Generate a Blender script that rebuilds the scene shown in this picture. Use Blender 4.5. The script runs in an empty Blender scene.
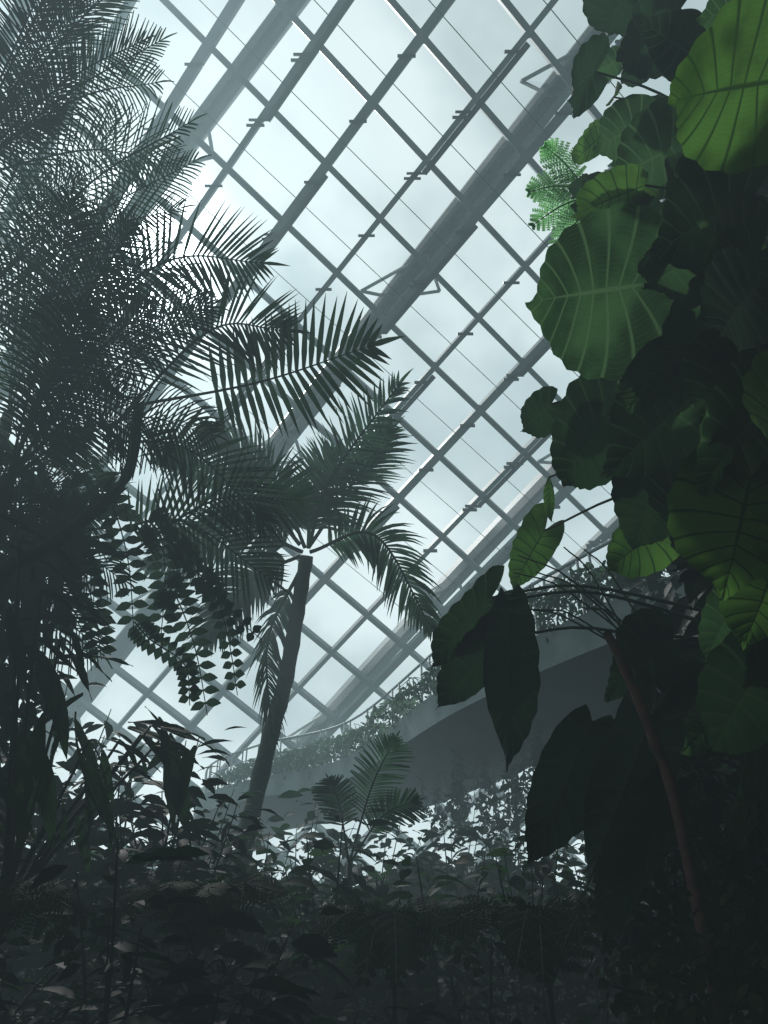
import bpy, math, random
from mathutils import Vector, Matrix
V=Vector
rnd=random.Random(11)
sc=bpy.context.scene
sc.view_settings.view_transform='Standard'
COL=sc.collection
SUN=V((-.316,.7025,.783)).normalized()
CAM=V((0,0,1.6))

# ------------------------------------------------------------------ materials
def newmat(name):
    m=bpy.data.materials.new(name); m.use_nodes=True
    nt=m.node_tree; nt.nodes.clear()
    out=nt.nodes.new('ShaderNodeOutputMaterial')
    return m,nt,out
def N(nt,t,**k):
    n=nt.nodes.new(t)
    for a,b in k.items(): setattr(n,a,b)
    return n
def math_(nt,op,a,b=None,c=None):
    n=N(nt,'ShaderNodeMath',operation=op)
    for i,x in enumerate((a,b,c)):
        if x is None: continue
        if isinstance(x,(int,float)): n.inputs[i].default_value=x
        else: nt.links.new(x,n.inputs[i])
    return n.outputs[0]
def sstep(nt,x,lo,hi,a=0.,b=1.):
    n=N(nt,'ShaderNodeMapRange',interpolation_type='SMOOTHSTEP')
    nt.links.new(x,n.inputs[0])
    for i,v in enumerate((lo,hi,a,b)): n.inputs[i+1].default_value=v
    return n.outputs[0]
def mixc(nt,f,a,b):
    n=N(nt,'ShaderNodeMix',data_type='RGBA')
    if isinstance(f,(int,float)): n.inputs[0].default_value=f
    else: nt.links.new(f,n.inputs[0])
    for i,x in ((6,a),(7,b)):
        if isinstance(x,tuple): n.inputs[i].default_value=(*x,1)
        else: nt.links.new(x,n.inputs[i])
    return n.outputs[2]
def leafmat(name,col,tcol,vein=None,n=9,tw=.45,rough=.6,var=.35,spec=.08):
    m,nt,out=newmat(name)
    tc=N(nt,'ShaderNodeTexCoord')
    no=N(nt,'ShaderNodeTexNoise'); no.inputs['Scale'].default_value=3.5; no.inputs['Detail'].default_value=4
    nt.links.new(tc.outputs['Object'],no.inputs['Vector'])
    f=sstep(nt,no.outputs[0],.35,.65)
    c=mixc(nt,f,tuple(x*(1-var) for x in col),tuple(x*(1+var) for x in col))
    t=mixc(nt,f,tuple(x*(1-var) for x in tcol),tuple(x*(1+var) for x in tcol))
    if vein:
        sp=N(nt,'ShaderNodeSeparateXYZ'); nt.links.new(tc.outputs['UV'],sp.inputs[0])
        fr=math_(nt,'FRACT',math_(nt,'MULTIPLY',sp.outputs[1],float(n)))
        d=math_(nt,'SUBTRACT',.5,math_(nt,'ABSOLUTE',math_(nt,'SUBTRACT',fr,.5)))
        m1=sstep(nt,d,.01,.11,1,0); m2=sstep(nt,sp.outputs[0],.012,.045,1,0)
        f2=math_(nt,'FRACT',math_(nt,'MULTIPLY',sp.outputs[0],16.))
        d2=math_(nt,'SUBTRACT',.5,math_(nt,'ABSOLUTE',math_(nt,'SUBTRACT',f2,.5)))
        m3=math_(nt,'MULTIPLY',sstep(nt,d2,.0,.12,1,0),.28)
        mk=math_(nt,'MAXIMUM',math_(nt,'MAXIMUM',m1,m2),m3)
        c=mixc(nt,mk,c,vein[0]); t=mixc(nt,mk,t,vein[1])
    p=N(nt,'ShaderNodeBsdfPrincipled'); p.inputs['Roughness'].default_value=rough
    p.inputs['Specular IOR Level'].default_value=spec
    nt.links.new(c,p.inputs['Base Color'])
    tr=N(nt,'ShaderNodeBsdfTranslucent'); nt.links.new(t,tr.inputs[0])
    mx=N(nt,'ShaderNodeMixShader'); mx.inputs[0].default_value=tw
    nt.links.new(p.outputs[0],mx.inputs[1]); nt.links.new(tr.outputs[0],mx.inputs[2])
    nt.links.new(mx.outputs[0],out.inputs[0])
    return m
def solid(name,a,b,scale=6,rough=.8,stretch=(1,1,1),bump=.3,metal=0.):
    m,nt,out=newmat(name)
    tc=N(nt,'ShaderNodeTexCoord'); mp=N(nt,'ShaderNodeMapping'); mp.inputs['Scale'].default_value=stretch
    nt.links.new(tc.outputs['Object'],mp.inputs[0])
    no=N(nt,'ShaderNodeTexNoise'); no.inputs['Scale'].default_value=scale; no.inputs['Detail'].default_value=5
    nt.links.new(mp.outputs[0],no.inputs['Vector'])
    c=mixc(nt,sstep(nt,no.outputs[0],.35,.65),a,b)
    p=N(nt,'ShaderNodeBsdfPrincipled'); p.inputs['Roughness'].default_value=rough; p.inputs['Metallic'].default_value=metal
    p.inputs['Specular IOR Level'].default_value=.25
    nt.links.new(c,p.inputs['Base Color'])
    bp=N(nt,'ShaderNodeBump'); bp.inputs['Strength'].default_value=bump; nt.links.new(no.outputs[0],bp.inputs['Height'])
    nt.links.new(bp.outputs[0],p.inputs['Normal'])
    nt.links.new(p.outputs[0],out.inputs[0])
    return m
M={}
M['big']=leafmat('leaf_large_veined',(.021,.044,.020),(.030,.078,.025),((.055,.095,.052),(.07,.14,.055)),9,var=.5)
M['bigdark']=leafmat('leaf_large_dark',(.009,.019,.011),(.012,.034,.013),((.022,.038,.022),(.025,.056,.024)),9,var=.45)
M['biglit']=leafmat('leaf_large_sun_tint',(.024,.054,.013),(.056,.135,.022),((.013,.032,.009),(.020,.054,.011)),9,tw=.55,var=.5)  # brighter copy of the large leaf, transmitted sunlight put into its colours
M['frond']=leafmat('frond_dark',(.014,.024,.019),(.020,.044,.024),tw=.4)
M['frond2']=leafmat('frond_teal',(.026,.045,.034),(.035,.078,.042),tw=.45)
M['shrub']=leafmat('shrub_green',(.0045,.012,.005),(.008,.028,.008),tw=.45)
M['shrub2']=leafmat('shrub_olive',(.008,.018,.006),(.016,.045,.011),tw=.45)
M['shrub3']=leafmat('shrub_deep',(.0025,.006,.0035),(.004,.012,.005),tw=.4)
M['creeper']=leafmat('creeper_olive',(.022,.028,.010),(.03,.05,.015),tw=.4)
M['pale']=leafmat('planter_leaf_haze_tint',(.06,.09,.07),(.08,.14,.085),tw=.5)  # paler leaf colour with distance haze put into it
M['bright']=leafmat('bright_small_leaf',(.10,.22,.10),(.22,.50,.18),tw=.6)  # brighter green than the other small leaves
M['stem']=solid('green_stem',(.02,.035,.02),(.03,.05,.025),20)
M['bark']=solid('palm_bark',(.035,.045,.04),(.07,.08,.07),9,stretch=(1,1,6))
M['darkbark']=solid('dark_bark',(.006,.009,.007),(.012,.016,.012),10)
M['redbark']=solid('red_brown_cane',(.05,.024,.020),(.10,.04,.034),14)
M['steel']=solid('painted_steel',(.14,.17,.18),(.20,.23,.24),1.2,rough=.55,bump=.02)
M['steeld']=solid('dark_steel',(.04,.055,.06),(.07,.085,.09),2,rough=.6,bump=.02)
M['archsteel']=solid('pale_arch_steel',(.25,.29,.30),(.33,.37,.38),1.2,rough=.55,bump=.02)
M['conc']=solid('dark_concrete',(.012,.017,.017),(.028,.036,.035),1.5,rough=.9,bump=.15)  # dark tone for the whole deck except its paler fascia face
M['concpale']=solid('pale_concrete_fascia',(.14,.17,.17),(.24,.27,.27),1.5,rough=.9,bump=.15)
M['soil']=solid('dark_soil',(.01,.012,.01),(.025,.028,.02),4)
M['rock']=solid('mossy_rock',(.004,.007,.005),(.010,.017,.012),3,bump=.6)
def glassmat():
    m,nt,out=newmat('fogged_glass')
    a=N(nt,'ShaderNodeBsdfTransparent'); a.inputs[0].default_value=(.95,.97,.975,1)
    b=N(nt,'ShaderNodeBsdfTranslucent'); b.inputs[0].default_value=(.8,.85,.86,1)
    tc=N(nt,'ShaderNodeTexCoord'); no=N(nt,'ShaderNodeTexNoise'); no.inputs['Scale'].default_value=.25; no.inputs['Detail'].default_value=3
    nt.links.new(tc.outputs['Object'],no.inputs['Vector'])
    mx=N(nt,'ShaderNodeMixShader'); nt.links.new(sstep(nt,no.outputs[0],.3,.8,.02,.16),mx.inputs[0])
    nt.links.new(a.outputs[0],mx.inputs[1]); nt.links.new(b.outputs[0],mx.inputs[2]); nt.links.new(mx.outputs[0],out.inputs[0])
    return m
M['glass']=glassmat()
E1=SUN.cross(V((0,0,1))).normalized(); E2=SUN.cross(E1).normalized()
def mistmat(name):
    """thin mist with scattered light added as emission, smoothly brighter on the sunlit side and in a low bank around the walkway"""
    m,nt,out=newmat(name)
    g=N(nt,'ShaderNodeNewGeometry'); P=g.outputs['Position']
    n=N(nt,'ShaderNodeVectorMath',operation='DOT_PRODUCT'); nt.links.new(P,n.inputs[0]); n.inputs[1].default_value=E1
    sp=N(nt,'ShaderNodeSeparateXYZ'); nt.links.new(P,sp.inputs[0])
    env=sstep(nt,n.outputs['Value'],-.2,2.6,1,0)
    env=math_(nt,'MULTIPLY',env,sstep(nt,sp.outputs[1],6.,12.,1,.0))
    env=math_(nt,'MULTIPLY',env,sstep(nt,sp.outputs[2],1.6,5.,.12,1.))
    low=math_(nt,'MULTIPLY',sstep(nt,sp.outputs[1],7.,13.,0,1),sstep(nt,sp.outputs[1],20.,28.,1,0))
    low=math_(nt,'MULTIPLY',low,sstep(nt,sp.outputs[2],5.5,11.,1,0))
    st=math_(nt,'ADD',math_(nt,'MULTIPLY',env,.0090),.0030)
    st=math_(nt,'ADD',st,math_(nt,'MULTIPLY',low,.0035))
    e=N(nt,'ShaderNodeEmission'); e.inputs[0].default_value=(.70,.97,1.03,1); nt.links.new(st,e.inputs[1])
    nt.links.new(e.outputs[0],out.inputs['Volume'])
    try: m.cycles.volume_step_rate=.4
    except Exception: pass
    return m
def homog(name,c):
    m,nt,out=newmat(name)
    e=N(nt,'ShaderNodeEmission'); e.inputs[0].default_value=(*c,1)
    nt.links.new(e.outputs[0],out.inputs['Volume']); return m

# ------------------------------------------------------------------ mesh builder
class MB:
    def __init__(s): s.v=[]; s.f=[]; s.uv=[]; s.mi=[]
    def add(s,vs,fs,uvs=None,mi=0):
        o=len(s.v); s.v+=[V(x) for x in vs]
        s.uv+=uvs if uvs else [(0,0)]*len(vs)
        s.f+=[tuple(i+o for i in f) for f in fs]; s.mi+=[mi]*len(fs)
def obj(name,mb,mats,org=(0,0,0),parent=None,smooth=True,**pr):
    me=bpy.data.meshes.new(name); org=V(org)
    me.from_pydata([tuple(v-org) for v in mb.v],[],mb.f)
    for m in mats: me.materials.append(M[m] if isinstance(m,str) else m)
    me.polygons.foreach_set('material_index',mb.mi)
    uvl=me.uv_layers.new(name='UVMap')
    vi=[0]*len(me.loops); me.loops.foreach_get('vertex_index',vi)
    fl=[]
    for i in vi: fl+=mb.uv[i]
    uvl.data.foreach_set('uv',fl)
    me.polygons.foreach_set('use_smooth',[smooth]*len(me.polygons))
    o=bpy.data.objects.new(name,me); COL.objects.link(o)
    if parent: o.parent=parent; o.location=org-parent.location
    else: o.location=org
    for k,x in pr.items(): o[k]=x
    return o
def empty(name,loc,label,category,group=None,kind=None):
    o=bpy.data.objects.new(name,None); COL.objects.link(o); o.location=V(loc); o.empty_display_size=.1
    o['label']=label; o['category']=category
    if group: o['group']=group
    if kind: o['kind']=kind
    return o
def crv(pts,n):
    pts=[V(p) for p in pts]
    if len(pts)==2: return [pts[0].lerp(pts[1],i/n) for i in range(n+1)]
    P=[pts[0]*2-pts[1]]+pts+[pts[-1]*2-pts[-2]]; out=[]; k=len(pts)-1
    for i in range(n+1):
        x=i/n*k; j=min(int(x),k-1); t=x-j
        a,b,c,d=P[j:j+4]
        out.append(.5*((2*b)+(c-a)*t+(2*a-5*b+4*c-d)*t*t+(3*b-a-3*c+d)*t**3))
    return out
def tube(mb,pts,r0,r1=None,sides=7,mi=0,ring=0):
    r1=r0 if r1 is None else r1; n=len(pts); vs=[];fs=[]; uv=[]
    up=V((.3,.2,1)).normalized()
    for i,p in enumerate(pts):
        t=(pts[min(i+1,n-1)]-pts[max(i-1,0)]).normalized()
        a=t.cross(up); 
        if a.length<.05: a=t.cross(V((1,0,0)))
        a.normalize(); b=t.cross(a)
        r=r0+(r1-r0)*i/(n-1)
        if ring and i%ring==0: r*=1.12
        for k in range(sides):
            w=2*math.pi*k/sides; vs.append(p+a*r*math.cos(w)+b*r*math.sin(w)); uv.append((k/sides,i/n))
    for i in range(n-1):
        for k in range(sides):
            k2=(k+1)%sides; fs.append((i*sides+k,i*sides+k2,(i+1)*sides+k2,(i+1)*sides+k))
    fs.append(tuple(range(sides))); fs.append(tuple((n-1)*sides+k for k in range(sides)))
    mb.add(vs,fs,uv,mi)
def frame(d,nh):
    d=d.normalized(); s=d.cross(V(nh))
    if s.length<.05: s=d.cross(V((1,.3,.2)))
    s.normalize(); return d,s,s.cross(d)
def strip(mb,p,d,nh,L,W,droop,segs=4,mi=0,prof=(.55,1,.85,.5,.05),fold=.0):
    vs=[];fs=[];uv=[]; d=d.normalized(); q=V(p)
    for i in range(segs+1):
        _,s,n=frame(d,nh); w=W*prof[min(i,len(prof)-1)]*.5
        vs+= [q-s*w, q+s*w]; uv+=[(0,i/segs),(1,i/segs)]
        if i: fs.append((2*i-2,2*i-1,2*i+1,2*i))
        q=q+d*(L/segs); d=(d+V((0,0,-droop/segs))).normalized()
    mb.add(vs,fs,uv,mi)
def frond(mb,pts,n,L,W,ang=60,droop=.6,nh=(0,-.8,-.5),start=.1,rr=.014,lift=.15,jit=.15,segs=4,end=.35):
    C=crv(pts,24); tube(mb,C,rr,rr*.25,6,1)
    for i in range(n):
        t=start+(1-start)*(i+.5)/n
        x=t*24; j=min(int(x),23); p=C[j].lerp(C[j+1],x-j); tg=(C[j+1]-C[j])
        d,s,nn=frame(tg,nh)
        u=(t-start)/(1-start)
        pr=(math.sin(math.pi*min(1,.18+.62*u))**.7)*(1 if u<.75 else 1-(u-.75)/.25*(1-end))
        a=math.radians(ang*(1.12-.62*u**1.6))
        for sg in (-1,1):
            if rnd.random()<.03: continue
            aa=a*(1+rnd.uniform(-jit,jit)*.5)
            dd=d*math.cos(aa)+s*sg*math.sin(aa)+nn*(lift+rnd.uniform(-jit,jit)*.6)
            l=L*pr*(1+rnd.uniform(-jit,jit)*.5)
            strip(mb,p,dd,nn+s*rnd.uniform(-.3,.3),l,W,droop*rnd.uniform(.7,1.3),segs)
    tg=(C[-1]-C[-2]); strip(mb,C[-1],tg,nh,L*end,W,droop,segs)
def bifrond(mb,pts,n,L,nl,ll,W,nh=(0,-.8,-.5),droop=.4,ang=62):
    C=crv(pts,20); tube(mb,C,.008,.003,5,1)
    for i in range(n):
        u=(i+.5)/n; t=.1+.9*u; x=t*20; j=min(int(x),19); p=C[j].lerp(C[j+1],x-j)
        d,s,nn=frame(C[j+1]-C[j],nh)
        pr=math.sin(math.pi*min(1,.25+.72*u))**.8
        a=math.radians(ang*(1.1-.4*u))
        for sg in (-1,1):
            dd=(d*math.cos(a)+s*sg*math.sin(a)+nn*rnd.uniform(-.1,.15)).normalized()
            l=L*pr*rnd.uniform(.9,1.1); Q=[p]; q=p.copy(); e=dd.copy()
            for k in range(4): q=q+e*l/4; e=(e+V((0,0,-droop/4))).normalized(); Q.append(q.copy())
            strip(mb,p,dd,nn,l,.005,droop,4,1,(1,1,1,.8,.5))
            for k in range(nl):
                w=(k+.6)/nl; y=w*4; jj=min(int(y),3); pp=Q[jj].lerp(Q[jj+1],y-jj); dq,sq,nq=frame(Q[jj+1]-Q[jj],nn)
                lw=ll*(1-.75*w)*pr+.01
                for s2 in (-1,1):
                    strip(mb,pp,dq*.45+sq*s2,nq,lw,W,.1,2,0,(.8,1,.15))
TAB={
 'heart':(158,22,[.42,.52,.56,.55,.49,.41,.31,.22,.14,.07,.01]),
 'round':(160,30,[.46,.58,.63,.62,.56,.48,.39,.29,.19,.10,.01]),
 'long':(140,14,[.16,.26,.31,.33,.33,.31,.27,.22,.15,.08,.01]),
 'arrow':(165,16,[.40,.36,.30,.28,.28,.26,.23,.18,.12,.06,.01]),
 'lance':(70,12,[.03,.12,.18,.21,.22,.21,.19,.15,.11,.06,.005])}
def leaf(mb,base,tip,nh,kind='heart',ws=1.,nv=9,rpv=4,cols=7,fold=.12,droop=.12,quilt=.012,mi=0,rip=.02,scal=.05):
    base=V(base); tip=V(tip); ax=tip-base; L=ax.length; Y,X,Z=frame(ax,nh)
    p0,p1,T=TAB[kind]; rows=nv*rpv; ph=rnd.uniform(0,6); sw=rnd.uniform(-.12,.12)
    for sg in (-1,1):
        vs=[];fs=[];uv=[]; asy=1+sg*sw
        for j in range(rows+1):
            t=j/rows; x=t*10; k=min(int(x),9); Rr=(T[k]+(T[k+1]-T[k])*(x-k))*asy
            Rr*=1-scal*abs(math.cos(math.pi*nv*t))**2
            phi=math.radians(p0+(p1-p0)*t**.75)
            px,py=0.,t
            for c in range(cols+1):
                a=c/cols
                if c:
                    f=phi-math.radians(26)*a*a*(1-t*.5)
                    px+=Rr/cols*math.sin(f); py+=Rr/cols*math.cos(f)
                z=fold*px-droop*(max(py,0)**2)-.16*droop*px*px*6 + quilt*abs(math.sin(math.pi*nv*t))*min(1,a*3)*(1-t*.6) + rip*a*a*math.sin(9*t+ph+sg)
                vs.append(base+X*(px*sg*ws*L)+Y*(py*L)+Z*(z*L)); uv.append((a,t))
        w=cols+1
        for j in range(rows):
            for c in range(cols): fs.append((j*w+c,j*w+c+1,(j+1)*w+c+1,(j+1)*w+c))
        mb.add(vs,fs,uv,mi)
def sleaf(mb,p,d,nh,L,W,droop=.3,mi=0,fold=.25):
    vs=[];fs=[];uv=[]; d=d.normalized(); q=V(p); pr=(.08,.8,1,.6,.02)
    for i in range(5):
        _,s,n=frame(d,nh); w=W*.5*pr[i]
        vs+=[q-s*w+n*w*fold,q,q+s*w+n*w*fold]; uv+=[(1,i/4),(0,i/4),(1,i/4)]
        if i:
            b=3*i; fs+=[(b-3,b-2,b+1,b),(b-2,b-1,b+2,b+1)]
        q=q+d*(L/4); d=(d+V((0,0,-droop/4))).normalized()
    mb.add(vs,fs,uv,mi)
def rv(s=1.): return V((rnd.gauss(0,1),rnd.gauss(0,1),rnd.gauss(0,1)))*s
def shrub(name,base,H,Rd,LL,LW,n,mats,label,cat='shrub',group=None,droop=.6,ns=9,low=.3,lean=(0,0)):
    base=V(base); e=empty(name,base,label,cat,group)
    ms,ml=MB(),MB(); per=max(1,n//ns)
    for k in range(ns):
        a=rnd.uniform(0,6.283); r=Rd*math.sqrt(rnd.random()); h=H*rnd.uniform(.55,1.0)*(1-.25*(r/Rd)**2)
        top=base+V((math.cos(a)*r+lean[0],math.sin(a)*r+lean[1],h))
        mid=base.lerp(top,.55)+V((math.cos(a)*-.1*r,math.sin(a)*-.1*r,.08*H))
        C=crv([base+V((math.cos(a)*.06,math.sin(a)*.06,0)),mid,top],14); tube(ms,C,.010+.003*H,.004,5)
        for i in range(per):
            t=low+(1-low)*(i+rnd.random())/per; x=min(t,.999)*14; j=int(x); p=C[j].lerp(C[min(j+1,14)],x-j)
            b=rnd.uniform(0,6.283); d=V((math.cos(b),math.sin(b),rnd.uniform(-.5,.4)))
            p=p+d*rnd.uniform(0,.5)*Rd*(1.2-t*.6)
            l=LL*rnd.uniform(.5,1.25)
            sleaf(ml,p,d,rv()*.45+V((0,0,1)),l,LW*l/LL,droop*rnd.uniform(.5,1.6),fold=.2)
    obj('stem',ms,['darkbark'],base,e)
    obj('foliage',ml,[mats],base,e)
    return e
def cm(s): 
    a=[float(x)/100 for x in s.replace(',',' ').split()]
    return [V(a[i:i+3]) for i in range(0,len(a),3)]

# ------------------------------------------------------------------ glass roof
NR=V((0,.6,.8))
def roof(x,s,off=0.):
    p=V((x,33-.8*s,8.6+.6*s)); s2=s-15
    return p-NR*(.0045*s2*s2)+NR*off
def beam(mb,P,w,dp,off=0,mi=0):
    vs=[];fs=[];n=len(P)
    for i,p in enumerate(P):
        t=(P[min(i+1,n-1)]-P[max(i-1,0)]).normalized(); s=t.cross(NR).normalized(); nn=s.cross(t); nn=nn if nn.dot(NR)>0 else -nn
        for a,b in ((-1,0),(1,0),(1,-1),(-1,-1)): vs.append(p+s*a*w/2+nn*(b*dp+off))
    for i in range(n-1):
        for k in range(4): k2=(k+1)%4; fs.append((4*i+k,4*i+k2,4*i+4+k2,4*i+4+k))
    fs+= [(0,1,2,3),(4*n-4,4*n-3,4*n-2,4*n-1)]
    mb.add(vs,fs,None,mi)
mb=MB(); nx,ns=12,30; XS=[-30+60*i/nx for i in range(nx+1)]; SS=[-14+50*j/ns for j in range(ns+1)]
for s in SS:
    for x in XS: mb.v.append(roof(x,s,.05)); mb.uv.append((0,0))
for j in range(ns):
    for i in range(nx): mb.f.append((j*(nx+1)+i,j*(nx+1)+i+1,(j+1)*(nx+1)+i+1,(j+1)*(nx+1)+i)); mb.mi.append(0)
ceil=obj('ceiling',mb,['glass'],(0,33,8.6),kind='structure',label='sloping glass conservatory roof on a diagonal steel grid',category='glass roof')
def xb(k,s): return -2.8+.86*(s-15)+2.95*k
def xa(k,s): return 1.2-1.06*(s-20.3)+3.15*k
def span(fx,k):
    S=[s for s in [-13+i*1.0 for i in range(49)] if abs(fx(k,s))<26]
    return (S[0],S[-1]) if len(S)>3 else None
for k in range(-11,13):
    r=span(xb,k)
    if not r: continue
    m=int((r[1]-r[0])/2)+2; P=[roof(xb(k,r[0]+(r[1]-r[0])*i/m),r[0]+(r[1]-r[0])*i/m) for i in range(m+1)]
    mb=MB(); beam(mb,P,.17 if k%2 else .28,.30)
    obj('roof_bar',mb,['steel'],P[0],ceil,False)
for k in range(-12,13):
    r=span(xa,k)
    if not r: continue
    m=int((r[1]-r[0])/2)+2; P=[roof(xa(k,r[0]+(r[1]-r[0])*i/m),r[0]+(r[1]-r[0])*i/m) for i in range(m+1)]
    mb=MB(); beam(mb,P,.18,.28,-.02)
    obj('roof_bar',mb,['steel'],P[0],ceil,False)
for k in range(-4,7):
    mb=MB()
    for c in range(-3,7):
        s=(1.2+1.06*20.3+3.15*c+2.8+.86*15-2.95*k)/(1.06+.86); x=xb(k,s)
        if abs(x)>16: continue
        for ds in (.5,):
            a=roof(xb(k,s-ds)-.26,s-ds,-.3); b=roof(xb(k,s-ds)+.26,s-ds,-.3); beam(mb,[a,b],.08,.14)
        if (k*2+c)%5<2:
            a=roof(xb(k,s-.3)+.24,s-.3,-.3); b=roof(xb(k,s-2.0)+.24,s-2.0,-.3); tube(mb,[a,b],.09,.09,8)
            a=roof(xb(k,s-2.0)-.3,s-2.0,-.3); b=roof(xb(k,s-2.0)+.3,s-2.0,-.3); beam(mb,[a,b],.07,.14)
    if mb.v: obj('blind_bracket',mb,['steeld'],mb.v[0],ceil,False)
for k in range(-5,8):
    mb=MB(); g=lambda s:roof(xa(k,s)+1.5-.35*(s-15)*.12,s,-.5)
    tube(mb,[g(-6+i*3) for i in range(14)],.014,.014,4); obj('guide_wire',mb,['steeld'],mb.v[0],ceil,False)
for q,(x15,sl,wd) in enumerate([(-14.6,.97,.75),(-2.9,.80,1.),(8.3,.82,.8)]):
    fx=lambda s:x15+sl*(s-15)
    S=[-13+i*2 for i in range(25)]; S=[s for s in S if abs(fx(s))<28]
    e=empty('steel_arch',roof(fx(S[0]),S[0],1.2),'wide pale steel arch rib running diagonally above the glass','steel arch','steel arches over the glass roof')
    for dx,w in ((-.36*wd,.26*wd),(.36*wd,.26*wd)):
        mb=MB(); beam(mb,[roof(fx(s)+dx,s,1.0) for s in S],w,.45); obj('chord',mb,['steel'],mb.v[0],e,False)
    mb=MB(); beam(mb,[roof(fx(s),s,.98) for s in S],.7*wd,.06); obj('web_plate',mb,['archsteel'],mb.v[0],e,False)
    for s in S[1:-1:3]:
        for sd in (-1,1):
            mb=MB(); tube(mb,[roof(fx(s),s,.8),roof(fx(s+.3)+sd*1.3,s+.3,.1)],.06,.06,6)
            tube(mb,[roof(fx(s+1.4),s+1.4,.8),roof(fx(s+.3)+sd*1.3,s+.3,.1)],.06,.06,6)
            obj('strut',mb,['archsteel'],mb.v[0],e,False)

# ------------------------------------------------------------------ floor, planted walls
mb=MB(); mb.add([(-30,-3,0),(30,-3,0),(30,46,0),(-30,46,0)],[(0,1,2,3)])
obj('floor',mb,['soil'],kind='structure',label='dark planted soil ground',category='floor')
def lump(y,z): return .25*math.sin(2.1*y+1.3*z)+.18*math.sin(4.7*z-3.1*y)+.1*math.sin(9*y+5*z)
mb=MB(); ny,nz=24,40
def wallx(y,z): return 2.15+max(0,z-1.2)*.25+lump(y,z)
for j in range(nz+1):
    for i in range(ny+1):
        y=2.6+4.6*i/ny; z=9.5*j/nz; mb.v.append(V((wallx(y,z),y,z))); mb.uv.append((0,0))
for j in range(nz):
    for i in range(ny): a=j*(ny+1)+i; mb.f.append((a,a+1,a+ny+2,a+ny+1)); mb.mi.append(0)
o=len(mb.v)
for j in range(nz+1):
    z=9.5*j/nz
    for i in range(7): mb.v.append(V((wallx(7.2,z)+i*.5,7.2+.06*i+.1*math.sin(z*3+i),z))); mb.uv.append((0,0))
for j in range(nz):
    for i in range(6): a=o+j*7+i; mb.f.append((a,a+1,a+8,a+7)); mb.mi.append(0)
obj('wall_right',mb,['rock'],(2.5,5,0),kind='structure',label='dark mossy vertical planted wall',category='planted wall')

# ------------------------------------------------------------------ curved walkway
WP=crv([(6.6,4.2,5.3),(4.9,6.1,5.3),(3.1,8.3,5.3),(1.15,12,5.3),(-1.05,18.2,5.3),(-3.5,20.6,5.3),(-5.5,23.4,5.3),(-6.5,27,5.3)],56)
def side(i):
    t=(WP[min(i+1,56)]-WP[max(i-1,0)]); t.z=0; t.normalize(); return V((t.y,-t.x,0))
deck=empty('walkway',(1.15,12,4.4),'elevated curved concrete walkway with railing and planted edge','walkway')
PR=[(0,0),(.15,0),(.15,-.35),(2.9,-.35),(2.9,0),(3.05,0),(3.0,-.55),(2.2,-.95),(.9,-.95),(.03,-.5)]
mb=MB(); k=len(PR)
for i,p in enumerate(WP):
    s=side(i)
    for a,b in PR: mb.v.append(p+s*a+V((0,0,b))); mb.uv.append((0,0))
for i in range(56):
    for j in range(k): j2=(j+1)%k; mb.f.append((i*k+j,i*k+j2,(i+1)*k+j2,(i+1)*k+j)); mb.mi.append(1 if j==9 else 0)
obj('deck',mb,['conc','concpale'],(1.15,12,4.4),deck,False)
for z,r in ((.95,.03),(.62,.012),(.34,.012)):
    mb=MB(); tube(mb,[p+side(i)*.25+V((0,0,z)) for i,p in enumerate(WP)],r,r,6); obj('handrail' if z>.9 else 'rail_wire',mb,['archsteel'],mb.v[0],deck)
for i in range(2,54,2):
    for h in (0,.5):
        p=WP[i].lerp(WP[i+1],h)+side(i)*.25
        mb=MB(); tube(mb,[p,p+V((0,0,.98))],.022,.022,6); obj('rail_post',mb,['archsteel'],p,deck)
for i in range(14,44,2):
    p=WP[i]+side(i)*.1
    e=empty('edge_planting',p,'hazy trailing greenery spilling over the walkway edge','trailing plant','plants along the walkway edge')
    ml=MB(); n=560; Rr=.6; hh=rnd.uniform(.35,.7)
    for q in range(n):
        d=rv().normalized()
        c=p+V((d.x*Rr*1.3,d.y*Rr*1.3,abs(d.z)*hh+.02))+side(i)*.25
        sleaf(ml,c,rv()+V((0,0,-.2)),rv(),rnd.uniform(.09,.17),.06,.5)
    for q in range(3):
        a=p+V((rnd.uniform(-.7,.7),rnd.uniform(-.7,.7),.05))
        for w in range(9): sleaf(ml,a+V((0,0,.1-w*rnd.uniform(.03,.06))),rv(),rv(),.11,.05)
    ms=MB()
    for q in range(5): tube(ms,crv([p,p+V((rnd.uniform(-.3,.3),-.1,.5)),p+V((rnd.uniform(-.6,.6),-.3,.2))],6),.012,.005,4)
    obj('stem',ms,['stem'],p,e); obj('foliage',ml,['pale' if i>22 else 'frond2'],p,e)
for i,(o_,l) in enumerate([(12,1.6),(14,1.2),(16,1.9),(18,1.4),(20,1.9),(22,1.6),(24,1.8),(26,1.6),(28,1.5)]):
    p=WP[o_]+side(o_)*1.6+V((0,0,-.85)); e=empty('hanging_vine',p,'tangle of thin vines hanging below the walkway','vine','vines under the walkway')
    ms,ml=MB(),MB()
    for q in range(16):
        a=p+V((rnd.uniform(-.9,.9),rnd.uniform(-.9,.9),.05)); L=l*rnd.uniform(.5,1)
        C=crv([a,a+V((rnd.uniform(-.1,.1),0,-L*.5)),a+V((rnd.uniform(-.2,.2),0,-L))],8); tube(ms,C,.01,.006,4)
        for w in range(30): 
            x=rnd.random()*7.9; j=int(x); sleaf(ml,C[j].lerp(C[j+1],x-j),rv()+V((0,0,-.5)),rv(),.16,.07)
    obj('stem',ms,['darkbark'],p,e); obj('foliage',ml,['shrub'],p,e)

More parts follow.
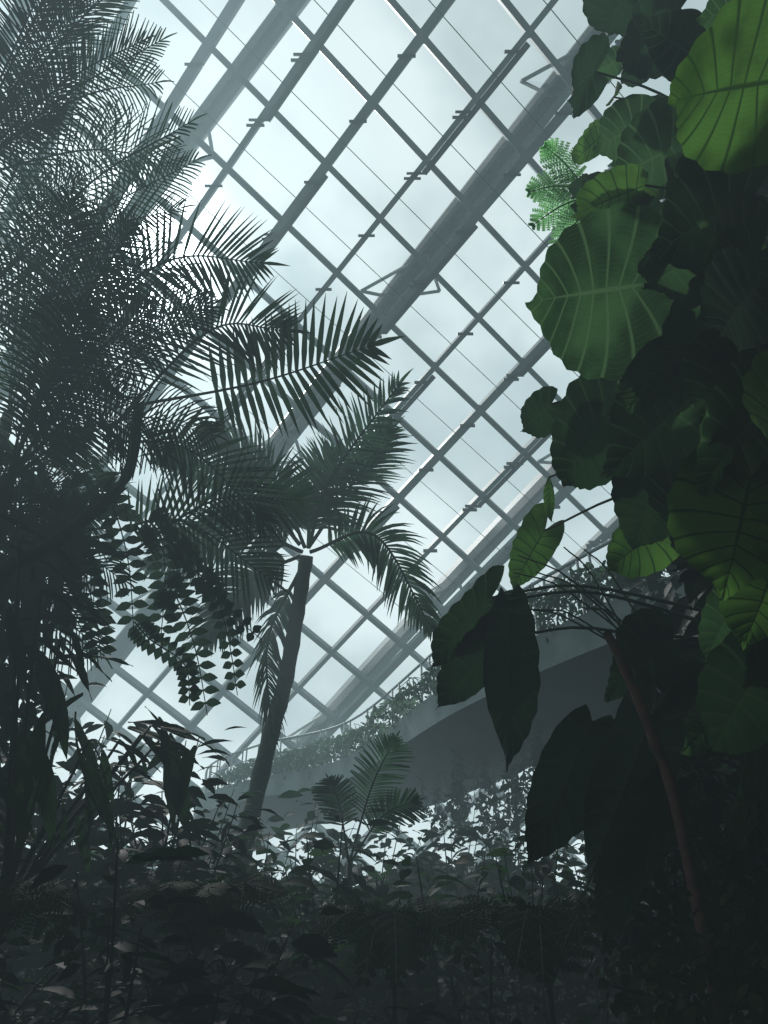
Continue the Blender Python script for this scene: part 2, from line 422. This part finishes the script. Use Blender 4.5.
# ------------------------------------------------------------------ central palm
def palm(name,trunk,r0,r1,fr,label,cat='palm tree',group=None,bark='bark'):
    e=empty(name,trunk[0],label,cat,group)
    mb=MB(); tube(mb,crv(trunk,40),r0,r1,12,0,3); obj('trunk',mb,[bark],trunk[0],e)
    for pts,kw,mt in fr:
        mb=MB(); frond(mb,pts,**kw); obj('frond',mb,[mt,'stem'],pts[0],e)
    return e
MPp=cm('-170,985,254 -141,921,365 -120,882,433 -105,839,507 -94,806,564 -92,801,572 -64,743,633 16,640,692 -90,804,568 -11,776,576 54,793,466 -96,801,572 -130,743,633 -201,673,655 -99,804,568 -169,764,577 -259,739,519 -102,815,549 -138,838,468 -130,874,366 -92,801,572 -36,785,660 10,778,732 -102,799,575 -173,748,644 -251,687,630 -90,806,565 -33,772,503 1,740,478 -102,806,564 -161,812,534 -208,819,461 -92,801,572 -91,800,654 -66,816,727')
tr=[V((-1.9,10.15,0)),V((-1.85,10.0,1.2))]+MPp[:5]
fr=[]
for i in range(10):
    if i==7: continue
    p=MPp[5+3*i:8+3*i]; up=i in(0,5,9)
    kw=dict(n=50,L=.56,W=.040,ang=58,droop=.5 if up else .95,start=.14,rr=.026,nh=(0,-.9,-.3) if i!=4 else (.9,-.4,0),jit=.25,end=.5)
    fr.append((p,kw,'frond2' if i in(0,1,5,9) else 'frond'))
palm('palm_tree',tr,.125,.08,fr,'slender ringed palm with a crown of feathery fronds')

# ------------------------------------------------------------------ near palm with bold leaflets
G=cm('-165,397,473 -84,389,486 -8,362,494 -219,372,516 -145,348,557 -79,335,540 -185,405,458 -118,372,516 -64,357,502 -178,449,382 -114,429,417 -59,446,427 -199,442,394 -138,436,405 -80,474,379 -185,409,452 -131,412,446 -82,436,405 -229,389,327 -193,389,366 -168,405,419 -165,397,473 -252,417,278 -229,389,327 -226,370,440 -219,372,516')
fr=[]
for i in range(6):
    p=G[3*i:3*i+3]; big=i==0
    kw=dict(n=22 if big else 30,L=.46 if big else .42,W=.042 if big else .024,ang=78 if big else 62,droop=.2,start=.3 if big else .22,rr=.013,jit=.1,lift=.1,end=.5)
    fr.append((p,kw,'frond'))
palm('palm_tree',[V((-2.6,3.9,0)),V((-2.5,3.9,1.8))]+G[18:22],.06,.028,fr,'dark leaning palm with bold comb-like leaflets',bark='darkbark')

# ------------------------------------------------------------------ dense feathery canopies
def bx(z): 
    T=[(4.2,-1.05),(4.9,-.95),(5.4,-1.05),(6.0,-1.1),(6.6,-1.15),(6.9,-1.3),(7.4,-1.55),(9,-2)]
    for (a,b),(c,d) in zip(T,T[1:]):
        if z<=c: return b+(d-b)*(z-a)/(c-a)
    return -2
crowns=[(V((-3.0,3.72,5.0)),10,(4.6,6.6)),(V((-2.35,3.9,4.1)),12,(4.0,5.6)),(V((-2.9,3.2,6.0)),12,(6.1,8.1)),(V((-3.3,5.2,5.6)),7,(5.2,8.4)),(V((-2.9,4.1,3.4)),10,(3.0,4.6))]
for ci,(c,n,zr) in enumerate(crowns):
    fr=[]
    for i in range(n):
        z=zr[0]+(zr[1]-zr[0])*(i+rnd.random())/n
        x=bx(z)-.03-abs(rnd.gauss(.0,.42)) ; y=3.35-.28*(z-4.5)+rnd.uniform(-.35,.5)+(1.6 if ci==3 else 0)
        if ci==3: x=x*1.35+.1
        if ci==4: x=rnd.uniform(-2.5,-1.55); y=rnd.uniform(3.7,4.5)
        tip=V((x,y,z)); mid=c.lerp(tip,.55)+V((0,0,rnd.uniform(.12,.4)))
        kw=dict(n=40,L=rnd.uniform(.28,.42),W=.0135,ang=58,droop=rnd.uniform(.3,.9),start=.15,rr=.010,nh=(rnd.uniform(-.5,.5),-.8,-.5+rnd.uniform(-.4,.4)),jit=.12,segs=3,end=.4)
        fr.append(([c,mid,tip],kw,'frond' if rnd.random()<.65 else 'frond2'))
    g=V((c.x-.2,c.y+.2,0)); palm('feather_palm',[g,g.lerp(c,.5)+V((.1,0,0)),c],.06,.045,fr,'tall feathery palm with dense fine fronds in misty light','palm tree','dense feathery palms','darkbark')

HS=cm('-169,396,394 -159,413,364 -152,426,322 -145,423,387 -142,438,362 -142,448,325 -185,404,360 -176,419,333 -168,425,304 -134,444,351 -122,460,322 -112,471,283 -112,450,360 -103,467,332 -95,475,297 -145,438,321 -124,446,308 -118,448,283 -126,431,373 -110,444,351 -79,457,328')
e=empty('hanging_fern',HS[3],'drooping fronds with paired rounded leaflets hanging in front of the glass','fern')
for i in range(7):
    C=crv([HS[3*i]+V((-.12,0,.12))]+HS[3*i:3*i+3],16); mb=MB(); tube(mb,C,.006,.003,5,1); bg_=i in(0,1,2,3)
    for j in range(1,16):
        d,s,n=frame(C[j+1]-C[j-1],(0,-.9,-.35))
        for sg in(-1,1):
            sleaf(mb,C[j],s*sg+d*.15,n,(.15 if bg_ else .10)*(1-.02*j),.058,.3,fold=.1)
    obj('frond',mb,['frond','stem'],C[0],e)
e=empty('tree_fern',V((1.9,4.0,6.4)),'finely divided fresh green fronds lit against the glass','tree fern')
for a,b in (((1.62,3.9,6.9),(1.2,4.0,6.98)),((1.65,3.9,6.8),(1.2,4.05,6.62)),((1.62,3.9,6.95),(1.33,3.8,7.3)),((1.7,3.9,6.7),(1.35,4.1,6.35))):
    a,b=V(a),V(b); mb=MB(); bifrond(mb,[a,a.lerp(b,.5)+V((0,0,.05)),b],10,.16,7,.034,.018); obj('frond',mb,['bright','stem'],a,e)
e=empty('cycad',V((-.32,7.48,0)),'low cycad with one raised feathery frond','cycad')
mb=MB(); tube(mb,[V((-.32,7.48,0)),V((-.32,7.48,2.2))],.04,.03,8); obj('trunk',mb,['darkbark'],(-.32,7.48,0),e)
for t,l in (((.10,6.74,3.15),.30),((-.5,7.0,2.85),.24),((.3,7.2,2.7),.24)):
    a=V((-.32,7.48,2.2)); b=V(t); mb=MB(); frond(mb,[a,a.lerp(b,.5)+V((0,0,.14)),b],34,l,.02,55,.3,rr=.012,segs=3,start=.3); obj('frond',mb,['frond2','stem'],a,e)
for fx_,fy_,fz_,n_ in ((-.95,4.3,1.5,8),(-1.8,3.6,1.45,7),(.05,4.4,1.4,7),(.75,4.0,1.4,7)):
    c=V((fx_,fy_,fz_)); e=empty('fern',(fx_,fy_,0),'dark arching fern with finely divided fronds','fern','ferns in the undergrowth')
    mb=MB(); tube(mb,[V((fx_,fy_,0)),c],.02,.015,7); obj('trunk',mb,['darkbark'],(fx_,fy_,0),e)
    for q in range(n_):
        a=6.283*q/n_+rnd.random(); d=V((math.cos(a),math.sin(a),0)); b=c+d*.55+V((0,0,rnd.uniform(.0,.35)))
        mb=MB(); bifrond(mb,[c,c+d*.22+V((0,0,.32)),b],13,.15,7,.035,.014,(0,-.6,.8),.6); obj('frond',mb,['shrub2','stem'],c,e)

# ------------------------------------------------------------------ giant-leaved climbers
RL=cm('116,235,413 58,224,391 141,149,421 88,144,402 143,284,667 110,281,634 134,245,495 86,240,464 160,209,439 107,215,408 117,304,393 78,306,350 95,333,423 71,333,403 143,268,377 95,278,338 133,305,352 116,312,319 134,228,306 114,233,256 148,220,338 112,238,307 100,404,380 75,413,344 100,379,403 99,385,372 61,388,328 18,387,290 65,391,304 27,399,268 67,370,319 67,395,236 93,333,244 61,342,187 112,310,242 80,326,176 114,304,213 79,322,163 138,234,275 121,241,243 138,268,275 120,271,251 164,246,414 122,265,382 161,267,437 125,289,379 159,221,377 128,238,348 162,277,601 125,280,575 174,258,553 120,264,523 184,242,660 134,253,622 169,267,738 147,283,690 169,166,512 132,171,503 156,232,358 130,240,324 145,263,484 98,256,497 158,214,410 128,230,381 140,342,448 114,349,416 167,219,561 135,208,580 129,343,286 102,348,258 135,251,245 111,269,215')
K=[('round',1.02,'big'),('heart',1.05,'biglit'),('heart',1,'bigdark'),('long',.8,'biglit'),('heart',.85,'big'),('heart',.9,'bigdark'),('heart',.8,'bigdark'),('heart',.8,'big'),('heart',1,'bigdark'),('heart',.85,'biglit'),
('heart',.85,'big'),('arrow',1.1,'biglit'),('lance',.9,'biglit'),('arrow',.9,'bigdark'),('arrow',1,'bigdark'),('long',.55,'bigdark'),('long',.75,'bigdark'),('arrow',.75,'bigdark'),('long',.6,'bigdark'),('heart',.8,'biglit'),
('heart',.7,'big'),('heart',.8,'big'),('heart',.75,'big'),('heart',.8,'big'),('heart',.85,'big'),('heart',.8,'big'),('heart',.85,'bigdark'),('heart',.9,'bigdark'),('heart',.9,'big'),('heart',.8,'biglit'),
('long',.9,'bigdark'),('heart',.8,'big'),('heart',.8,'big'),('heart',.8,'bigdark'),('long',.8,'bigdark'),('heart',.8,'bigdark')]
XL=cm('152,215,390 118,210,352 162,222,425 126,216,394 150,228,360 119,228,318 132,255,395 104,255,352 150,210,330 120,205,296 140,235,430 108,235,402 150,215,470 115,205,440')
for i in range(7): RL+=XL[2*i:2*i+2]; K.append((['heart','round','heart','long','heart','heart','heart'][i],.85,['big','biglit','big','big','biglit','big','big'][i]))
for i in range(60):
    z=1.7+5.7*(i+rnd.random())/60; b=V((rnd.uniform(1.4,2.0)+.05*(z-4),rnd.uniform(2.8,3.9),z))
    t=b+V((rnd.uniform(-.42,-.05),rnd.uniform(-.25,.1),-rnd.uniform(.15,.42)))
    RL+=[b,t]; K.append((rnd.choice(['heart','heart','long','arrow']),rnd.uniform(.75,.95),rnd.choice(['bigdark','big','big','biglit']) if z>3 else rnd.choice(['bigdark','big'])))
plants=[(V((2.35,2.7,4.6)),'high climbing philodendron with huge veined backlit leaves',lambda b:b.z>4.6),
 (V((2.2,2.9,3.4)),'climbing philodendron with broad heart-shaped leaves on the planted wall',lambda b:3.3<b.z<=4.6),
 (V((1.9,3.6,2.6)),'low climbing aroid with long drooping dark leaves',lambda b:b.z<=3.3)]
emp=[]
for loc,lab,_ in plants:
    emp.append(empty('philodendron',loc,lab,'climbing plant','giant-leaved climbers'))
for loc,e in zip([p[0] for p in plants],emp):
    mb=MB(); tube(mb,crv([loc+V((.1,0,-.9)),loc+V((-.1,-.05,0)),loc+V((.05,.05,1.0))],14),.035,.025,8); obj('stem',mb,['stem'],loc,e)
for i,(kd,ws,mt) in enumerate(K):
    b,t=RL[2*i],RL[2*i+1]
    pi=[k for k,p in enumerate(plants) if p[2](b)][0]; loc=plants[pi][0]; e=emp[pi]
    view=(CAM-b).normalized(); r=.5 if i>=36 else .3
    nh=-view*.8+V((rnd.uniform(-r,r),rnd.uniform(-.2,.2),.35+rnd.uniform(-.2,.2)))
    if i==0: nh=-view+V((.25,0,.15))
    mb=MB(); big=(t-b).length>.35
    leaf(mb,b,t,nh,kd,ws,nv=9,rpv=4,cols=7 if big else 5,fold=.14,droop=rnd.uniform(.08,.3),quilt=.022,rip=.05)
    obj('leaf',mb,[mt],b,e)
    src=loc+V((rnd.uniform(-.05,.05),0,max(-.8,min(.9,b.z-.25-loc.z))))
    ms=MB(); tube(ms,crv([src,src.lerp(b,.6)+V((0,0,.12)),b],10),.011,.007,6); obj('petiole',ms,['stem'],src,e)
mb=MB(); tube(mb,crv([V((.92,2.9,2.7)),V((.97,2.9,2.55)),V((1.04,2.92,2.28)),V((1.1,2.95,1.88)),V((1.15,3.0,.0))],30),.018,.024,9,0,4)
obj('bare_cane',mb,['redbark'],(1.15,3.0,0),label='bare reddish brown cane leaning among the leaves',category='plant stem')
mb=MB()
for q in range(9):
    a=V((1.33,3.5,2.6))+V((rnd.uniform(-.05,.1),0,0)); b=V((rnd.uniform(.6,1.5),3.6,rnd.uniform(3.0,3.6)))
    tube(mb,crv([V((1.5,3.6,1.6)),a,a.lerp(b,.6)+V((0,0,.14)),b],12),.007,.004,5)
obj('arching_stems',mb,['stem'],(1.5,3.6,1.6),label='spray of thin bare arching stems',category='plant stem')

def clump(name,c,R3,n,LL,LW,mt,label,group,cat='climbing plant'):
    c=V(c); e=empty(name,c,label,cat,group); ml,ms=MB(),MB()
    for q in range(n):
        d=rv().normalized(); p=c+V((d.x*R3[0],d.y*R3[1],d.z*R3[2]))*rnd.uniform(.45,1)
        l=LL*rnd.uniform(.6,1.3); sleaf(ml,p,d*.5+rv(.35)+V((0,0,-.3)),rv(.4)+V((0,-.3,.8)),l,LW*l/LL,.5,fold=.15)
    for q in range(7):
        d=rv().normalized(); tube(ms,crv([c+V((R3[0]*.6,0,-R3[2]*.5)),c,c+V((d.x*R3[0],d.y*R3[1],d.z*R3[2]))*.8],8),.012,.005,5)
    obj('stem',ms,['darkbark'],c,e); obj('foliage',ml,[mt],c,e)
for i in range(10):
    z=1.2+i*.66
    clump('climbing_vine',(2.15+.06*i+rnd.uniform(-.15,.1),3.6+rnd.uniform(-.2,.5),z),(.6,.6,.5),170,.26,.14,'shrub3' if i%2 else 'shrub','dark broad-leaved climber clothing the planted wall','climbers on the planted wall')
for i in range(9):
    z=.7+i*.75
    clump('climbing_vine',(2.35+.2*z*.8,6.2+rnd.uniform(-.4,.6),z+.2),(.6,.6,.55),170,.2,.1,'shrub3','dark broad-leaved climber clothing the planted wall','climbers on the planted wall')
for i in range(12):
    clump('creeping_fig',(1.0+.12*(i%4),2.85+.3*(i//4),1.15+.2*(i%4)+.25*(i//4)),(.24,.22,.3),210,.06,.04,'creeper','small-leaved olive creeper trailing over the wall base','creepers at the wall base')

# ------------------------------------------------------------------ undergrowth
LLp=cm('-145,465,275 -92,460,264 -148,458,268 -106,464,237 -157,449,263 -127,456,230 -167,428,258 -146,443,212 -175,397,272 -197,416,239 -195,386,332 -144,392,322 -175,381,300 -130,402,284 -192,377,287 -155,395,256 -142,479,270 -121,503,208 -182,372,236 -153,385,192 -166,403,222 -125,424,186 -207,372,356 -171,389,346')
e=empty('broadleaf_shrub',V((-1.9,4.2,0)),'dark shrub with long drooping lance-shaped leaves','shrub')
mb=MB()
for q in range(12):
    b=LLp[2*q]; tube(mb,crv([V((-1.9,4.2,0)),V((-1.9,4.2,1.6)),b],12),.02,.008,6)
obj('stem',mb,['darkbark'],(-1.9,4.2,0),e)
for q in range(12):
    b,t=LLp[2*q],LLp[2*q+1]
    for r in range(5):
        t2=b+(t-b)*rnd.uniform(.35,.8)+rv(.10); b2=b+rv(.11) if r else b
        mb=MB(); leaf(mb,b2,t2,(rnd.uniform(-.3,.3),-.5,.8),'lance',.8,nv=8,rpv=2,cols=3,droop=.25,quilt=.004); obj('leaf',mb,['bigdark'],b2,e)
def row(y0,y1,x0,x1,n,h,LL,LW,nl,mts,lab,grp,name='shrub',R0=.75):
    for i in range(n):
        x=x0+(x1-x0)*(i+.5)/n+rnd.uniform(-.15,.15); y=rnd.uniform(y0,y1); hh=h(x,y)*rnd.uniform(.88,1.1)
        k=rnd.uniform(.6,1.25); shrub(name,(x,y,0),hh,R0,LL*k,LW*k,int(nl/k),rnd.choice(mts),lab,'shrub',grp,low=.22,ns=13)
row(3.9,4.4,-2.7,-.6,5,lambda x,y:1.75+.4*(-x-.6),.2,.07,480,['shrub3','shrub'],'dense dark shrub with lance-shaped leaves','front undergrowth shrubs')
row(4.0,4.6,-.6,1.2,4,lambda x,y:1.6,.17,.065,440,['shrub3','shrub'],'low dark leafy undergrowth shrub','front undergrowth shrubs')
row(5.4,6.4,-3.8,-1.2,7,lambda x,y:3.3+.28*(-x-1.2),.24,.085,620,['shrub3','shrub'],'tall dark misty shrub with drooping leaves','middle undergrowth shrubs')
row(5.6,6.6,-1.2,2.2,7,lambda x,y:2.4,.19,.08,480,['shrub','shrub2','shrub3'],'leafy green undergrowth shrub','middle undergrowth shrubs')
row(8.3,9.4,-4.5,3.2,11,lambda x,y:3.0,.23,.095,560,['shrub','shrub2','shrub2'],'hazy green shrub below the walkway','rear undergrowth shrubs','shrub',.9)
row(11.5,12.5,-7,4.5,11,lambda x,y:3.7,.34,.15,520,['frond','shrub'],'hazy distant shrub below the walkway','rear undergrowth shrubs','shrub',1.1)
for i in range(7):
    clump('climbing_vine',(-2.72+.04*i,4.4,1.9+.4*i),(.7,.4,.45),260,.2,.075,'shrub3','dark tangled foliage beneath the palms','tangled foliage beneath palms')
mb=MB(); 
for j in range(9):
    for i in range(41):
        x=-12+24*i/40; t=j/8; mb.v.append(V((x,9.9+2.2*t+.3*math.sin(x*2+j),(2.4+.25*math.sin(x*1.7)+.2*math.sin(x*4.1))*math.sin(t*1.57)))); mb.uv.append((0,0))
for j in range(8):
    for i in range(40): a=j*41+i; mb.f.append((a,a+1,a+42,a+41)); mb.mi.append(0)
obj('earth_bank',mb,['rock'],(0,9.7,0),label='dark mossy earth bank behind the undergrowth',category='earth bank')

# ------------------------------------------------------------------ mist
mb=MB(); x0,x1,y0,y1,z0,z1=-40,40,-6,60,-1,50
mb.add([(x0,y0,z0),(x1,y0,z0),(x1,y1,z0),(x0,y1,z0),(x0,y0,z1),(x1,y0,z1),(x1,y1,z1),(x0,y1,z1)],[(0,3,2,1),(4,5,6,7),(0,1,5,4),(1,2,6,5),(2,3,7,6),(3,0,4,7)])
obj('mist',mb,[mistmat('glowing_mist')],(0,20,0),smooth=False,kind='stuff',label='thin cool self-glowing mist filling the conservatory',category='mist')
# sunbeams shaped as self-glowing mesh volumes: parallel soft-edged columns along the sun direction (nested shells, fading at both ends)
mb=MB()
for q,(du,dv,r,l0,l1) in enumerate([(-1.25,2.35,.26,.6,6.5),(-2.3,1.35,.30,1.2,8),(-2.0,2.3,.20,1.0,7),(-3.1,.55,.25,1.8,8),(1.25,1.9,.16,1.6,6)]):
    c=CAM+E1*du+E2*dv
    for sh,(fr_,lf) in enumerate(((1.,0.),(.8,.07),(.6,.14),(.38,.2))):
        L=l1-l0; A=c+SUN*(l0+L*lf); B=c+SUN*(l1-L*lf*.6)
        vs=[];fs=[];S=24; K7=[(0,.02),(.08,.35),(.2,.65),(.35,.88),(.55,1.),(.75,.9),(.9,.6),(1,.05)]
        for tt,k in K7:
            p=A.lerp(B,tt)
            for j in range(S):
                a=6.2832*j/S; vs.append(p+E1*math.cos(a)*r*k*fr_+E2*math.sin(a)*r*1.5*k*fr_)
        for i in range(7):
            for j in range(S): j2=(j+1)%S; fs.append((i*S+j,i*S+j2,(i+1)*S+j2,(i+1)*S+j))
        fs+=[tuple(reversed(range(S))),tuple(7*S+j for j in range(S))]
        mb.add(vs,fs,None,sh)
obj('sunbeams',mb,[homog('beam_glow',(.0072,.0095,.0102)) for _ in range(4)],tuple(CAM),kind='stuff',label='soft slanting sunbeams shaped as glowing columns in the mist',category='mist')

# ------------------------------------------------------------------ sky and sun
w=bpy.data.worlds.new('overcast_sky'); sc.world=w; w.use_nodes=True; nt=w.node_tree; nt.nodes.clear()
out=N(nt,'ShaderNodeOutputWorld'); bg=N(nt,'ShaderNodeBackground'); tc=N(nt,'ShaderNodeTexCoord')
no=N(nt,'ShaderNodeTexNoise'); no.inputs['Scale'].default_value=3.4; no.inputs['Detail'].default_value=4; no.inputs['Roughness'].default_value=.5
nt.links.new(tc.outputs['Generated'],no.inputs['Vector'])
c=mixc(nt,sstep(nt,no.outputs[0],.36,.64),(.31,.38,.395),(.60,.67,.68))
dp=N(nt,'ShaderNodeVectorMath',operation='DOT_PRODUCT'); nt.links.new(tc.outputs['Generated'],dp.inputs[0]); dp.inputs[1].default_value=SUN
d=math_(nt,'MAXIMUM',dp.outputs['Value'],0.)
g=math_(nt,'ADD',math_(nt,'MULTIPLY',math_(nt,'POWER',d,45.),.7),math_(nt,'MULTIPLY',math_(nt,'POWER',d,500.),14.))
g=math_(nt,'ADD',g,1.)
sp=N(nt,'ShaderNodeSeparateXYZ'); nt.links.new(tc.outputs['Generated'],sp.inputs[0])
back=sstep(nt,sp.outputs[1],-.6,.5,.06,1.); low=sstep(nt,sp.outputs[2],-.25,-.05,.1,1.)  # sky darkened behind the camera, standing in for an unseen mountain's shade
st=math_(nt,'MULTIPLY',math_(nt,'MULTIPLY',g,back),low)
nt.links.new(c,bg.inputs[0]); nt.links.new(st,bg.inputs[1]); nt.links.new(bg.outputs[0],out.inputs[0])
l=bpy.data.lights.new('sun','SUN'); l.energy=3.0; l.angle=math.radians(3); l.color=(1,.98,.94)
lo=bpy.data.objects.new('sun',l); COL.objects.link(lo); lo.rotation_euler=SUN.to_track_quat('Z','Y').to_euler(); lo.location=(-8,18,30)

cam=bpy.data.cameras.new('camera'); cam.sensor_fit='VERTICAL'; cam.sensor_height=36; cam.lens=26.02; cam.clip_end=300
co=bpy.data.objects.new('camera',cam); COL.objects.link(co); co.location=CAM; co.rotation_euler=(math.radians(120),0,0); sc.camera=co
